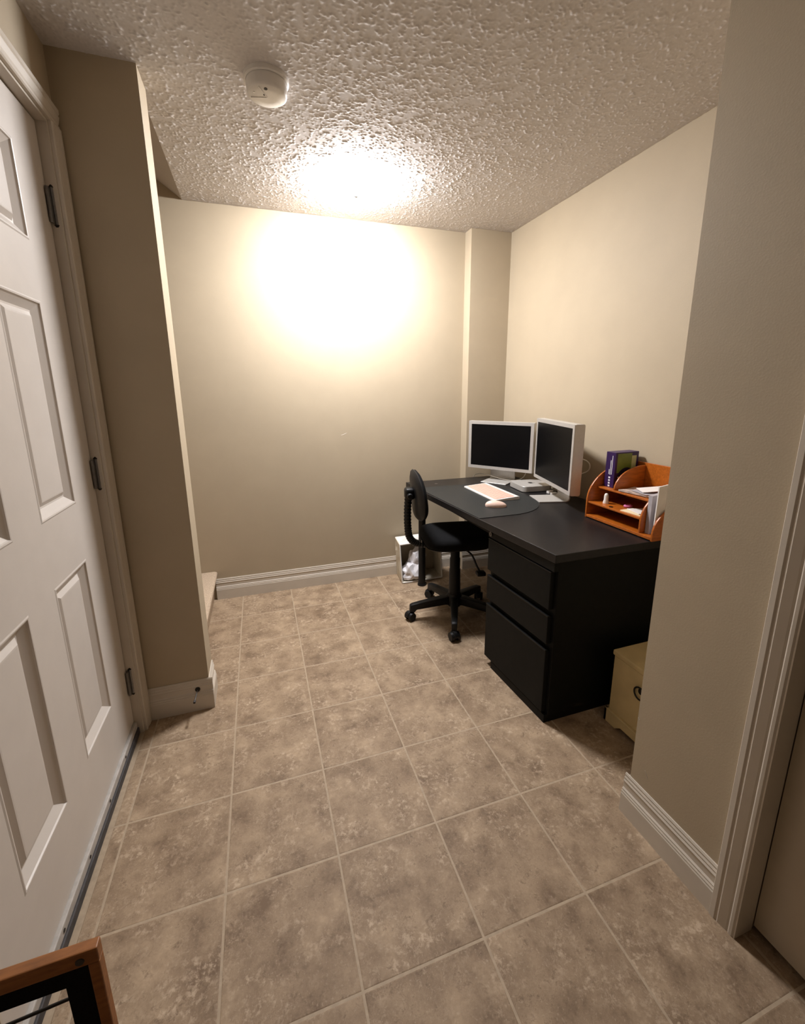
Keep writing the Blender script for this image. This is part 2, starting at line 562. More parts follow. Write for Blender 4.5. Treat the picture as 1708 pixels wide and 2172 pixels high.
LD = -0.379
leaf = door_leaf('door_1', LD, 1, DY0 + 0.003, DY1 - 0.002, 0.060, 2.122, DOORW,
                 [(0.268, 0.818), (1.002, 1.592), (1.748, 1.995)], 0.178, 0.142)
def hinge(z):
    h = NB()
    cyl(h, (-0.3655, -0.828, z - 0.052), (-0.3655, -0.828, z + 0.052), 0.0065, n=16)
    for k in (-0.031, -0.0105, 0.0105, 0.031):
        cyl(h, (-0.3655, -0.828, z + k - 0.0008), (-0.3655, -0.828, z + k + 0.0008), 0.0071, n=16)
    box(h, -0.376, -0.368, -0.850, -0.829, z - 0.05, z + 0.05, 0.001)
    h_ = obj('hinge', h, STEEL, leaf, smooth=40)
    p = NB()
    cyl(p, (-0.3655, -0.828, z + 0.052), (-0.3655, -0.828, z + 0.060), 0.0082, 0.004, n=16)
    cyl(p, (-0.3655, -0.828, z - 0.059), (-0.3655, -0.828, z - 0.052), 0.005, 0.0082, n=16)
    obj('hinge_pin', p, DARKIRON, h_, smooth=40)
for z in (1.898, 1.062, 0.236):
    hinge(z)
b = NB(); box(b, LD - 0.006, LD + 0.011, DY0 + 0.006, DY1 - 0.006, 0.030, 0.058, 0.003)
sw = obj('door_sweep', b, ALU, leaf)
b = NB()
for y in np.arange(-1.72, -0.9, 0.18):
    cyl(b, (LD + 0.011, y, 0.044), (LD + 0.0125, y, 0.044), 0.0045, n=10)
obj('screw', b, DARKIRON, sw)
b = NB(); box(b, LD - 0.05, LD + 0.016, DY0, DY1, 0.0, 0.029, 0.003)
th_ = struct(obj('trim_threshold', b, RUBBER))

CASP = [(0, 0), (0, 0.009), (0.004, 0.012), (0.010, 0.0125), (0.014, 0.0095), (0.018, 0.0115), (0.036, 0.0155), (0.041, 0.0135),
        (0.045, 0.0165), (0.056, 0.0165), (0.058, 0.014), (0.058, 0)]
def casing_leg(b, xw, sgn, yin, dy, z0, z1):
    prism(b, [(xw + sgn * t, yin + dy * d) for d, t in CASP], z0, z1, 'z')
def casing_head(b, xw, sgn, zin, y0, y1):
    prism(b, [(xw + sgn * t, zin + d) for d, t in CASP], y0, y1, 'y')
trim1 = bpy.data.objects.new('trim_1', None); link(trim1); struct(trim1)
b = NB(); casing_leg(b, XL, 1, DY1 + 0.008, 1, 0, DZ1 + 0.008); obj('casing_leg', b, TRIM, trim1)
b = NB(); casing_leg(b, XL, 1, DY0 - 0.008, -1, 0, DZ1 + 0.008); obj('casing_leg', b, TRIM, trim1)
b = NB(); casing_head(b, XL, 1, DZ1 + 0.008, DY0 - 0.066, DY1 + 0.066); obj('casing_head', b, TRIM, trim1)
b = NB()
box(b, XL - T, XL, DY1, DY1 + 0.018, 0, DZ1)
box(b, XL - T, XL, DY0 - 0.018, DY0, 0, DZ1)
box(b, XL - T, XL, DY0 - 0.018, DY1 + 0.018, DZ1, DZ1 + 0.018)
box(b, LD - 0.06, LD - 0.044, DY1 - 0.012, DY1, 0, DZ1)
box(b, LD - 0.06, LD - 0.044, DY0, DY1, DZ1 - 0.012, DZ1)
obj('jamb', b, TRIM, trim1)

RD = 1.272
leaf2 = door_leaf('door_2', RD, -1, RY0 + 0.012, RY1 - 0.004, 0.014, RZ1 - 0.012, DOORB,
                  [(0.23, 0.80), (0.96, 1.55), (1.69, 1.92)], 0.13, 0.12)
trim2 = bpy.data.objects.new('trim_2', None); link(trim2); struct(trim2)
b = NB(); casing_leg(b, XNW, -1, RY1 - 0.0, 1, 0, RZ1); obj('casing_leg', b, TRIM, trim2)
b = NB(); casing_leg(b, XNW, -1, RY0 + 0.0, -1, 0, RZ1); obj('casing_leg', b, TRIM, trim2)
b = NB(); casing_head(b, XNW, -1, RZ1, RY0 - 0.058, RY1 + 0.058); obj('casing_head', b, TRIM, trim2)
b = NB()
box(b, XNW - 0.010, RD - 0.003, RY1 - 0.003, RY1 + 0.0, 0, RZ1)
box(b, RD + 0.044, XNW + T, RY1 - 0.014, RY1, 0, RZ1)
box(b, XNW - 0.008, XNW + T, RY0, RY0 + 0.003, 0, RZ1)
box(b, XNW - 0.008, XNW + T, RY0, RY1, RZ1 - 0.003, RZ1)
obj('jamb', b, TRIM, trim2)
b = NB(); cyl(b, (RD, RY0 + 0.075, 0.95), (RD - 0.03, RY0 + 0.075, 0.95), 0.012); lathe(b, [(0, -0.058), (0.018, -0.056), (0.027, -0.044), (0.022, -0.030), (0.012, -0.028)], (RD, RY0 + 0.075, 0.95), 20, 'x')
obj('door_knob', b, STEEL, leaf2, smooth=50)

# ------------------------------------------------------------------ stairs (carpeted, rising to the left)
st = thing('staircase', 'beige carpeted stairs starting between the divider wall and the back wall', 'staircase', (-0.18, -0.17, 0))
for k in range(5):
    xr = -0.178 - 0.25 * k
    z0, z1 = 0.195 * k, 0.195 * (k + 1)
    nose = 0.026
    prof = [(xr - 0.30, z0), (xr - 0.004, z0), (xr, z0 + 0.006), (xr + 0.004, z1 - 0.06), (xr + nose, z1 - 0.034), (xr + nose + 0.008, z1 - 0.02),
            (xr + nose + 0.006, z1 - 0.007), (xr + nose - 0.006, z1), (xr - 0.30, z1)]
    b = NB()
    prism(b, [(x + 0.18, z) for x, z in prof], YS1 + 0.002 + 0.17, YB - 0.002 + 0.17, 'y', 0.003, 1)
    obj('step', b, CARPET, st, smooth=50)

# ------------------------------------------------------------------ ceiling lamp (the room's only light)
LX, LY = 0.735, -0.19
lamp = thing('ceiling_light', 'round white dome ceiling light glowing near the back wall', 'light', (LX, LY, ZC))
b = NB(); lathe(b, [(0, 0.004), (0.120, 0.004), (0.120, -0.004), (0, -0.004)], n=40)
obj('ceiling_pan', b, WHITEPL, lamp, smooth=40)
prof = [(0.152, -0.003), (0.155, -0.010), (0.156, -0.020)] + [(0.155 * math.cos(a), -0.022 - 0.044 * math.sin(a)) for a in np.linspace(0.15, math.pi / 2, 12)]
prof[-1] = (0, prof[-1][1])
b = NB(); lathe(b, prof, n=48)
obj('glass_dome', b, GLASS, lamp, smooth=80)
b = NB(); lathe(b, [(0.010, -0.064), (0.011, -0.068), (0.007, -0.072), (0, -0.073)], n=20)
obj('finial', b, STEEL, lamp, smooth=60)

# ------------------------------------------------------------------ smoke alarm
sm = thing('smoke_alarm', 'round white smoke alarm with test button on the textured ceiling', 'smoke alarm', (0.292, -0.812, ZC - 0.003), 0.4)
b = NB(); lathe(b, [(0, 0.004), (0.073, 0.004), (0.073, -0.010), (0.070, -0.012), (0.067, -0.013)], n=48)
obj('mounting_base', b, WHITEPL, sm, smooth=40)
b = NB(); lathe(b, [(0.066, -0.012), (0.067, -0.024), (0.066, -0.040), (0.064, -0.047), (0.059, -0.0505), (0.030, -0.0518), (0, -0.052)], n=48)
cover = obj('cover', b, WHITEPL, sm, smooth=50)
b = NB()
for a in (0.9, 2.2):
    t = NB(); box(t, -0.0008, 0.0008, 0.0, 0.055, -0.0535, -0.0495)
    merge(b, t, Matrix.Rotation(a, 4, 'Z'))
obj('seam', b, WHITEPL, cover)
b = NB(); cyl(b, (-0.022, -0.036, -0.053), (-0.022, -0.036, -0.049), 0.0055, n=16)
obj('test_button', b, HOLE, cover)
b = NB(); cyl(b, (-0.014, -0.006, -0.0535), (-0.014, -0.006, -0.050), 0.0028, n=12)
obj('indicator', b, HOLE, cover)
b = NB(); cyl(b, (-0.045, 0.004, -0.0525), (-0.045, 0.004, -0.048), 0.003, n=12)
obj('indicator', b, WHITEPL, cover)

# ------------------------------------------------------------------ desk
ZD = 0.735
desk = thing('desk', 'black wooden desk with tubular leg along the right wall', 'desk', (1.45, -0.6, 0))
dx, dy = -1.45, 0.6
def dobj(name, b, m, parent, smooth=None):
    bmesh.ops.translate(b, verts=b.verts[:], vec=(dx, dy, 0))
    return obj(name, b, m, parent, smooth)
FX = lambda y: float(np.interp(y, [-1.318, -0.82, -0.27, 0.10], [1.194, 1.147, 1.104, 1.093]))   # front edge of the top
poly = [(FX(-1.318), -1.318), (1.884, -1.322), (1.884, 0.100), (FX(0.10), 0.102), (FX(-0.27), -0.27), (FX(-0.82), -0.82)]
b = NB(); prism(b, poly, ZD - 0.034, ZD, 'z', 0.0025)
dobj('desktop', b, BLACKLAM, desk)
b = NB(); prism(b, [(FX(-0.86) + 0.03, -0.86), (1.80, -0.86), (1.80, 0.02), (FX(0.02) + 0.06, 0.02)], ZD - 0.062, ZD - 0.034, 'z')
dobj('under_frame', b, BLACKPAINT, desk)
for (x, y) in ((1.191, 0.051), (1.80, 0.051)):
    b = NB(); cyl(b, (x, y, 0.012), (x, y, ZD - 0.034), 0.0245, n=24)
    lg = dobj('leg', b, BLACKMET, desk, 40)
    b = NB(); cyl(b, (x, y, 0), (x, y, 0.014), 0.031, 0.029, n=24)
    dobj('leg_foot', b, BLACKPL, lg, 40)
b = NB(); box(b, 1.76, 1.775, -0.86, 0.03, 0.30, ZD - 0.034)
dobj('modesty_panel', b, BLACKPAINT, desk)
b = NB(); cyl(b, (1.263, -0.017, ZD - 0.001), (1.263, -0.017, ZD + 0.0012), 0.011, n=20)
dobj('screw_cap', b, STEEL, desk, 40)

# pedestal
PX = lambda y: 1.196 - 0.060 * (y + 1.312)
ped = thing('drawer_pedestal', 'black three drawer filing pedestal with lock under the end of the desk', 'cabinet', (1.5, -1.09, 0))
dx, dy = -1.5, 1.09
py0, py1, px1 = -1.312, -0.868, 1.83
def ppoly(off, y0, y1, x1):
    return [(PX(y0) + off, y0), (x1, y0), (x1, y1), (PX(y1) + off, y1)]
b = NB()
prism(b, ppoly(0.020, py0, py1, px1), 0.035, ZD - 0.035, 'z', 0.0015)
dobj('body', b, BLACKPAINT, ped)
b = NB(); prism(b, ppoly(0.004, py0 + 0.004, py1 - 0.055, px1 - 0.01), 0.0, 0.036, 'z')
dobj('plinth', b, BLACKPAINT, ped)
b = NB(); prism(b, ppoly(0.0, py0, py1, 1.22), 0.664, ZD - 0.0345, 'z', 0.001)
dobj('top_rail', b, BLACKPAINT, ped)
b = NB()
cyl(b, (PX(-0.89) - 0.004, -0.890, 0.682), (PX(-0.89) + 0.005, -0.890, 0.682), 0.0115, n=20)
lk = dobj('lock', b, STEEL, ped, 40)
b = NB(); box(b, PX(-0.89) - 0.0052, PX(-0.89) - 0.0035, -0.8912, -0.8888, 0.6765, 0.6875)
dobj('keyhole', b, HOLE, lk)
for (za, zb) in ((0.500, 0.655), (0.352, 0.470), (0.042, 0.322)):
    b = NB(); prism(b, ppoly(0.0, py0 + 0.016, py1 - 0.002, 1.217), za, zb, 'z', 0.002)
    dr = dobj('drawer', b, BLACKPAINT, ped)
    b = NB(); prism(b, [(PX(py0 + 0.018) - 0.001, py0 + 0.018), (PX(py0 + 0.018) + 0.012, py0 + 0.018), (PX(py1) + 0.012, py1 - 0.004), (PX(py1) - 0.001, py1 - 0.004)], zb - 0.001, zb + 0.0035, 'z')
    dobj('pull_lip', b, BLACKMET, dr)

# ------------------------------------------------------------------ desk mat, keyboard, mouse
b = NB()
mat_poly = rrect(FX(-0.45) - 0.0, 1.622, -0.812, -0.10, (0.28, 0.004, 0.004, 0.28), 12)
mat_poly = [((FX(y) + 0.004) if x < 1.2 else x, y) for x, y in mat_poly]
prism(b, mat_poly, 0, 0.0028, 'z')
tag(obj('desk_mat', b, MATTE, None, loc=(0, 0, ZD)), 'thin black desk mat with rounded back corners under the keyboard', 'desk mat')
ZM = ZD + 0.0028

kb = thing('keyboard', 'slim white keyboard with pink key cover lying on the desk mat', 'keyboard', (1.458, -0.376, ZM), math.radians(-1.0))
b = NB(); prism(b, [(-0.080, 0.0), (0.080, 0.0), (0.080, 0.017), (0.070, 0.019), (-0.078, 0.0085), (-0.080, 0.007)], -0.188, 0.188, 'y', 0.0012, 1)
obj('base', b, WHITEPL, kb, smooth=40)
b = NB()
ang = math.atan2(0.0105, 0.148)
prism(b, rrect(-0.068, 0.055, -0.178, 0.178, 0.008, 4), 0.0, 0.0012, 'z')
for r in range(6):
    for c in range(15):
        x = -0.062 + r * 0.0195; y = -0.172 + c * 0.0232
        box(b, x, x + 0.0165, y, y + 0.0198, 0.0010, 0.0026)
mtx = Matrix.Translation((0, 0, 0.0138)) @ Matrix.Rotation(-ang, 4, 'Y')
bmesh.ops.transform(b, matrix=mtx, verts=b.verts[:])
kc = obj('key_cover', b, PINK, kb)

ms = thing('computer_mouse', 'pale pink rounded computer mouse in front of the keyboard', 'mouse', (1.333, -0.652, ZM), math.radians(-20))
b = NB()
t = bmesh.new()
bmesh.ops.create_uvsphere(t, u_segments=28, v_segments=14, radius=1.0)
for v in t.verts:
    x, y, z = v.co
    zz = max(z, -0.25)
    v.co = Vector((x * 0.056 * (1 if abs(z) < 2 else 1), y * 0.030, (zz + 0.25) * 0.026 * (1 - 0.18 * x)))
merge(b, t)
obj('shell', b, PINKMOUSE, ms, smooth=60)
b = NB(); prism(b, [(0.054 * math.cos(a), 0.0285 * math.sin(a)) for a in np.linspace(0, 2 * math.pi, 28, endpoint=False)], 0.0, 0.0045, 'z')
obj('base_plate', b, WHITEPL, ms, smooth=40)

# ------------------------------------------------------------------ monitors
def monitor(name, label, cx, cy, zc, yaw, wd, ht, depth, fwd_foot, fw, fd):
    """origin on the desk under the panel; local -Y... +X is the facing direction"""
    t = thing(name, label, 'monitor', (cx, cy, ZD), yaw)
    z0, z1 = zc - ht / 2 - ZD, zc + ht / 2 - ZD
    hw = wd / 2
    b = NB(); prism(b, rrect(-depth, 0.0, z0, z1, 0.008, 4), -hw, hw, 'y')
    hs = obj('housing', b, SILVER, t, smooth=40)
    bez = 0.021
    b = NB()
    outer = [(-hw + 0.001, z0 + 0.001), (hw - 0.001, z0 + 0.001), (hw - 0.001, z1 - 0.001), (-hw + 0.001, z1 - 0.001)]
    inner = [(-hw + bez, z0 + bez), (hw - bez, z0 + bez), (hw - bez, z1 - bez), (-hw + bez, z1 - bez)]
    vo = [b.verts.new((0.0022, *p)) for p in outer]
    vi = [b.verts.new((0.0022, *p)) for p in inner]
    vd = [b.verts.new((0.0002, *p)) for p in inner]
    vb = [b.verts.new((0.0002, *p)) for p in outer]
    for i in range(4):
        j = (i + 1) % 4
        b.faces.new((vo[i], vo[j], vi[j], vi[i])); b.faces.new((vi[i], vi[j], vd[j], vd[i]))
        b.faces.new((vb[i], vb[j], vo[j], vo[i]))
    obj('bezel', b, SILVER, t)
    b = NB(); box(b, 0.0003, 0.0012, -hw + bez, hw - bez, z0 + bez, z1 - bez)
    obj('screen', b, SCREEN, t)
    # foot: one bent aluminium plate
    b = NB()
    th = 0.005
    xb = -depth - 0.035
    path = [(fwd_foot, 0.0), (xb + 0.02, 0.0), (xb + 0.005, 0.006), (xb, 0.02), (-depth - 0.006, z0 + 0.13), (-depth - 0.001, z0 + 0.14)]
    outl = []
    for i, (x, z) in enumerate(path):
        outl.append((x, z))
    back = [(x - (0 if i < 2 else 0.006) + (0.0 if i < 2 else 0.012), z + (0.006 if i < 2 else (0.006 if i == 2 else 0.0))) for i, (x, z) in enumerate(path)]
    prism(b, outl + back[::-1], -fw / 2, fw / 2, 'y', 0.001, 1)
    obj('stand', b, SILVER, t, smooth=30)
    b = NB(); cyl(b, (-depth - 0.008, -0.02, z0 + 0.135), (-depth - 0.008, 0.02, z0 + 0.135), 0.008, n=14)
    obj('tilt_hinge', b, SILVER, t, smooth=40)
    return t
m1 = monitor('computer_monitor', 'silver widescreen monitor in the desk corner beside the wall column', 1.679, -0.095, 0.973, math.radians(216), 0.45, 0.32, 0.045, 0.085, 0.175, 0)
m2 = monitor('computer_monitor', 'silver widescreen monitor turned towards the chair beside the wooden organizer', 1.700, -0.606, 0.992, math.radians(164.5), 0.508, 0.356, 0.050, 0.085, 0.155, 0)

# ------------------------------------------------------------------ small computer
mc = thing('mini_computer', 'small flat silver computer box with dark emblem beside the monitors', 'computer', (1.757, -0.345, ZD), math.radians(-6.5))
b = NB(); prism(b, rrect(-0.098, 0.098, -0.098, 0.098, 0.03, 8), 0.003, 0.036, 'z', 0.0012, 1)
obj('case', b, SILVER, mc, smooth=40)
b = NB(); lathe(b, [(0, 0.0), (0.08, 0.0), (0.082, 0.003), (0, 0.003)], n=32)
obj('base_ring', b, BLACKPL, mc, smooth=40)
emb = []
for a in np.linspace(0, 2 * math.pi, 48, endpoint=False):
    r = 0.017 * (1 + 0.10 * math.cos(2 * a) - 0.30 * math.exp(-((a - math.pi / 2) / 0.35) ** 2) - 0.14 * math.exp(-((a - 3 * math.pi / 2) / 0.3) ** 2))
    x, y = r * math.cos(a), r * math.sin(a)
    if (x - 0.024) ** 2 + (y - 0.002) ** 2 < 0.0105 ** 2:
        d = math.hypot(x - 0.024, y - 0.002)
        x = 0.024 + (x - 0.024) / d * 0.0105
        y = 0.002 + (y - 0.002) / d * 0.0105
    emb.append((x, y))
b = NB(); prism(b, emb, 0.0360, 0.0364, 'z')
prism(b, [(0.001, 0.017), (0.006, 0.019), (0.008, 0.026), (0.003, 0.024)], 0.0360, 0.0364, 'z')
bmesh.ops.rotate(b, verts=b.verts[:], matrix=Matrix.Rotation(math.radians(-90), 3, 'Z'))
obj('emblem', b, BLACKPL, mc)
# adapters and cables
def adapter(x, y, rz, label):
    t = thing('cable_adapter', label, 'adapter', (x, y, ZD), rz)
    b = NB(); box(b, -0.018, 0.018, -0.011, 0.011, 0, 0.016, 0.003); obj('body', b, WHITEPL, t)
    b = NB(); tube(b, catmull([(0.018, 0, 0.008), (0.05, 0.01, 0.010), (0.085, 0.0, 0.006)], 6), 0.0022, 8); obj('cord', b, CABLE, t, smooth=60)
adapter(1.79, -0.492, 0.3, 'white cable adapter nearest the small silver computer')
adapter(1.785, -0.535, -0.1, 'white cable adapter tucked under the turned monitor')
b = NB(); tube(b, catmull([(1.594, 0.094, 0.7395), (1.603, 0.086, 0.755), (1.621, 0.066, 0.766), (1.649, 0.023, 0.767), (1.680, -0.025, 0.759), (1.712, -0.072, 0.750),
                           (1.747, -0.121, 0.745), (1.782, -0.166, 0.752), (1.813, -0.190, 0.776), (1.840, -0.170, 0.82), (1.835, -0.12, 0.87)], 8), 0.0034, 8)
tag(obj('monitor_cable', b, CABLE, None, smooth=60), 'white cable curling behind the stand of the corner monitor', 'cable')
b = NB(); tube(b, catmull([(1.800, -0.60, 0.955), (1.845, -0.67, 0.962), (1.870, -0.70, 0.942), (1.872, -0.70, 0.905), (1.86, -0.665, 0.880), (1.83, -0.62, 0.870), (1.80, -0.58, 0.80), (1.80, -0.56, ZD + 0.004)], 8), 0.0036, 8)
tag(obj('monitor_cable', b, CABLE, None, smooth=60), 'white cable looping out behind the turned monitor against the wall', 'cable')

# ------------------------------------------------------------------ wooden desk organizer
og = thing('desk_organizer', 'orange wooden desktop organizer with curved sides and paper shelves', 'organizer', (1.70, -1.135, ZD))
OX0, OX1 = 1.645 - 1.70, 1.876 - 1.70
OY1, OY0 = -0.948 + 1.135, -1.326 + 1.135
HT = 0.268
def side_profile(h, x0=OX0, x1=OX1, low=0.085):
    pts = [(x1, 0), (x1, h), (x1 - 0.02, h)]
    for a in np.linspace(90, 180, 12):
        r = math.radians(a)
        pts.append(((x1 - 0.02) + math.cos(r) * (x1 - 0.02 - x0), low + math.sin(r) * (h - low)))
    pts.append((x0, 0))
    return pts
P9 = 0.009
def oprism(name, poly, y0, y1, m=WOOD, bev=0.0018):
    b = NB(); prism(b, poly, y0, y1, 'y', bev, 2); return obj(name, b, m, og, smooth=35)
def obox(name, *a, m=WOOD):
    b = NB(); box(b, *a, 0.0015); return obj(name, b, m, og)
oprism('side_panel', side_profile(HT - 0.02), OY1 - P9, OY1)
oprism('side_panel', side_profile(0.16, low=0.03), OY0, OY0 + P9)
YDV = -1.252 + 1.135
oprism('divider', side_profile(0.205, OX0 + 0.004, OX1 - 0.007, 0.07), YDV - P9, YDV)
obox('base', OX0, OX1, OY0 + P9, OY1 - P9, 0.004, 0.016)
obox('shelf', OX0 + 0.004, OX1 - 0.006, YDV, OY1 - P9, 0.072, 0.080)
obox('shelf', OX0 + 0.050, OX1 - 0.006, YDV, OY1 - P9, 0.142, 0.150)
obox('back_panel', OX1 - 0.006, OX1, OY0 + P9, OY1 - P9, 0.004, HT)
# upper compartment divider
YD2 = -1.052 + 1.135
prof = [(OX1 - 0.007, 0.150), (OX1 - 0.007, HT - 0.012)]
for a in np.linspace(90, 180, 10):
    r = math.radians(a)
    prof.append((OX1 - 0.02 + math.cos(r) * (OX1 - 0.02 - (OX0 + 0.052)), 0.150 + math.sin(r) * (HT - 0.012 - 0.150)))
oprism('divider', prof, YD2 - 0.008, YD2)
for (y) in (OY1 - 0.09, OY1 - 0.19):
    pass

# box of software / book in the organizer
ZS2 = ZD + 0.150
bk = thing('boxed_book', 'purple and green boxed book standing in the wooden organizer', 'book', (1.80, -0.992, ZS2), math.radians(2))
bx0, bx1, by0, by1, bh = -0.076, 0.064, -0.028, 0.026, 0.166
b = NB(); box(b, bx0, bx1, by0, by1, 0, bh, 0.0012); obj('box', b, PURPLE, bk)
b = NB(); box(b, bx0 + 0.012, bx0 + 0.098, by0 - 0.0006, by0 + 0.001, 0.070, bh - 0.006); obj('cover_print', b, GREEN, bk)
b = NB(); box(b, bx0 + 0.098, bx0 + 0.126, by0 - 0.0007, by0 + 0.001, 0.072, bh - 0.018); obj('cover_panel', b, GREENP, bk)
b = NB(); prism(b, [(bx0 + 0.07 + 0.062 * math.cos(a), 0.020 + 0.074 * max(0, math.sin(a))) for a in np.linspace(0, math.pi, 20)], by0 - 0.0009, by0, 'y'); obj('cover_arc', b, INK, bk)
b = NB()
for y, z0_, z1_ in ((-0.012, 0.062, 0.150), (-0.004, 0.060, 0.128), (0.003, 0.062, 0.085)):
    box(b, bx0 - 0.0007, bx0 + 0.001, y - 0.0015, y + 0.0015, z0_, z1_)
for z0_ in (0.004, 0.017, 0.030, 0.043):
    box(b, bx0 - 0.0007, bx0 + 0.001, -0.007, 0.003, z0_, z0_ + 0.008)
box(b, bx0 + 0.020, bx0 + 0.035, by0 - 0.0010, by0 + 0.001, 0.048, 0.052)
obj('spine_print', b, PRINT, bk)

def sheet(name, label, cat, cx, cy, z, wx, wy, rz, m, th=0.0015, curl=0.0, group=None, tilt=0.0):
    b = NB()
    n = 6
    t = bmesh.new()
    top, bot = [], []
    for i in range(n + 1):
        u = i / n - 0.5
        for lst, dz in ((top, th), (bot, 0)):
            lst.append([t.verts.new((u * wx, v * wy, dz + curl * (2 * u) ** 2 + tilt * (u + 0.5))) for v in (-0.5, 0.5)])
    for i in range(n):
        t.faces.new((top[i][0], top[i + 1][0], top[i + 1][1], top[i][1]))
        t.faces.new((bot[i][1], bot[i + 1][1], bot[i + 1][0], bot[i][0]))
        for s in (0, 1):
            t.faces.new((top[i][s], top[i + 1][s], bot[i + 1][s], bot[i][s]))
    for i in (0, n):
        t.faces.new((top[i][0], top[i][1], bot[i][1], bot[i][0]))
    merge(b, t)
    o = obj(name, b, m, None, loc=(cx, cy, z), rotz=rz)
    return tag(o, label, cat, group)
sheet('paper_stack', 'creased printed leaflets on the upper organizer shelf beneath a white envelope', 'papers', 1.765, -1.150, ZS2, 0.112, 0.155, 0.15, PAPERT, 0.007, 0.003)
sheet('leaflet', 'grey printed leaflet under the tilted envelope on the upper organizer shelf', 'paper', 1.775, -1.178, ZS2 + 0.0105, 0.11, 0.10, -0.2, PAPERG, 0.002, 0.001)
sheet('envelope', 'white envelope tilted on top of the upper organizer shelf papers', 'envelope', 1.790, -1.178, ZS2 + 0.016, 0.105, 0.085, -0.5, PAPER, 0.0025, 0.0, None, 0.012)
ZS1 = ZD + 0.080
sheet('envelope', 'cream envelope flat on the lower organizer shelf under a white note', 'envelope', 1.700, -1.190, ZS1, 0.075, 0.105, 0.05, CREAMP, 0.003)
sheet('note', 'white folded note on the cream envelope of the lower shelf', 'paper', 1.725, -1.195, ZS1 + 0.0032, 0.085, 0.085, -0.25, PAPER, 0.003, 0.001)
# white bottle, pink band, dark coin
b = NB(); lathe(b, [(0, 0), (0.0125, 0), (0.0130, 0.004), (0.0100, 0.016), (0.0098, 0.034), (0.0085, 0.042), (0.005, 0.047), (0, 0.0485)], n=24)
tag(obj('small_bottle', b, WHITEPL, None, smooth=60, loc=(1.695, -1.020, ZS1)), 'small white bullet shaped bottle on the lower organizer shelf', 'bottle')
b = NB(); tube(b, [(0.016 * math.cos(a), 0.011 * math.sin(a), 0.006) for a in np.linspace(0, 2 * math.pi, 25)], 0.0055, 8)
tag(obj('hair_band', b, RINGPINK, None, smooth=60, loc=(1.735, -1.110, ZS1)), 'pink ring shaped band lying on the lower organizer shelf', 'hair band')
b = NB(); lathe(b, [(0, 0), (0.009, 0), (0.009, 0.0018), (0, 0.0018)], n=20)
tag(obj('coin', b, DARKIRON, None, smooth=40, loc=(1.668, -1.080, ZS1)), 'dark coin near the edge of the lower organizer shelf', 'coin')
# upright papers in the end slot
def upright(name, label, y, h, x0, x1, m, th, lean=0.0, bend=0.0, cat='papers'):
    b = NB()
    n = 8
    t = bmesh.new()
    A, B = [], []
    for i in range(n + 1):
        u = i / n
        x = x0 + (x1 - x0) * u
        off = bend * math.sin(math.pi * u)
        A.append([t.verts.new((x, y + off, 0.0)), t.verts.new((x, y + off + lean, h - 0.02 * (1 - u)))])
        B.append([t.verts.new((x, y + off + th, 0.0)), t.verts.new((x, y + off + th + lean, h - 0.02 * (1 - u)))])
    for i in range(n):
        t.faces.new((A[i][0], A[i + 1][0], A[i + 1][1], A[i][1]))
        t.faces.new((B[i][1], B[i + 1][1], B[i + 1][0], B[i][0]))
        t.faces.new((A[i][1], A[i + 1][1], B[i + 1][1], B[i][1]))
        t.faces.new((A[i][0], B[i][0], B[i + 1][0], A[i + 1][0]))
    for i in (0, n):
        t.faces.new((A[i][0], A[i][1], B[i][1], B[i][0]))
    merge(b, t)
    return tag(obj(name, b, m, None, smooth=40, loc=(0, 0, ZD + 0.0165)), label, cat)
upright('magazine', 'rolled grey magazine standing in the end slot of the organizer', -1.283, 0.180, 1.672, 1.862, PAPERG, 0.018, 0.0, 0.004, 'magazine')
upright('envelope', 'tall white envelope standing behind the grey magazine in the organizer slot', -1.2985, 0.262, 1.735, 1.862, PAPER, 0.004, -0.004, 0.002, 'envelope')
upright('envelope', 'white paper sleeve leaning on the low end panel of the organizer', -1.309, 0.225, 1.668, 1.850, PAPER, 0.005, -0.003, 0.002, 'envelope')

# ------------------------------------------------------------------ cream chest behind the near wall
ch = thing('wooden_chest', 'cream painted wooden chest with ring pull beside the black pedestal', 'chest', (1.60, -1.515, 0))
cx0, cx1, cy0, cy1 = -0.15, 0.17, -0.150, 0.148
b = NB(); box(b, cx0 + 0.012, cx1 - 0.012, cy0 + 0.012, cy1 - 0.012, 0.035, 0.300, 0.002); obj('body', b, CREAM, ch)
b = NB(); box(b, cx0 + 0.006, cx1 - 0.006, cy0 + 0.006, cy1 - 0.006, 0.302, 0.325, 0.006, 3); obj('lid', b, CREAM, ch)
def bracket(b, axis, pos0, pos1, a0, a1):
    pts = [(a0, 0.0), (a0 + 0.06, 0.0), (a0 + 0.068, 0.008), (a0 + 0.085, 0.022), (a1 - 0.085, 0.022), (a1 - 0.068, 0.008), (a1 - 0.06, 0.0), (a1, 0.0),
           (a1, 0.060), (a0, 0.060)]
    prism(b, pts, pos0, pos1, axis, 0.002, 1)
b = NB()
bracket(b, 'x', cx0, cx0 + 0.014, cy0, cy1); bracket(b, 'x', cx1 - 0.014, cx1, cy0, cy1)
bracket(b, 'y', cy0, cy0 + 0.014, cx0, cx1); bracket(b, 'y', cy1 - 0.014, cy1, cx0, cx1)
obj('plinth', b, CREAM, ch)
b = NB(); lathe(b, [(0, -0.006), (0.010, -0.005), (0.014, 0.0), (0, 0.0)], (cx0 + 0.012, 0.0, 0.232), 20, 'x')
rp = obj('ring_plate', b, DARKIRON, ch, smooth=50)
b = NB(); tube(b, [(cx0 + 0.004, 0.024 * math.sin(a), 0.226 + 0.024 * math.cos(a)) for a in np.linspace(0, 2 * math.pi, 33)], 0.0032, 8)
obj('ring_pull', b, DARKIRON, rp, smooth=60)

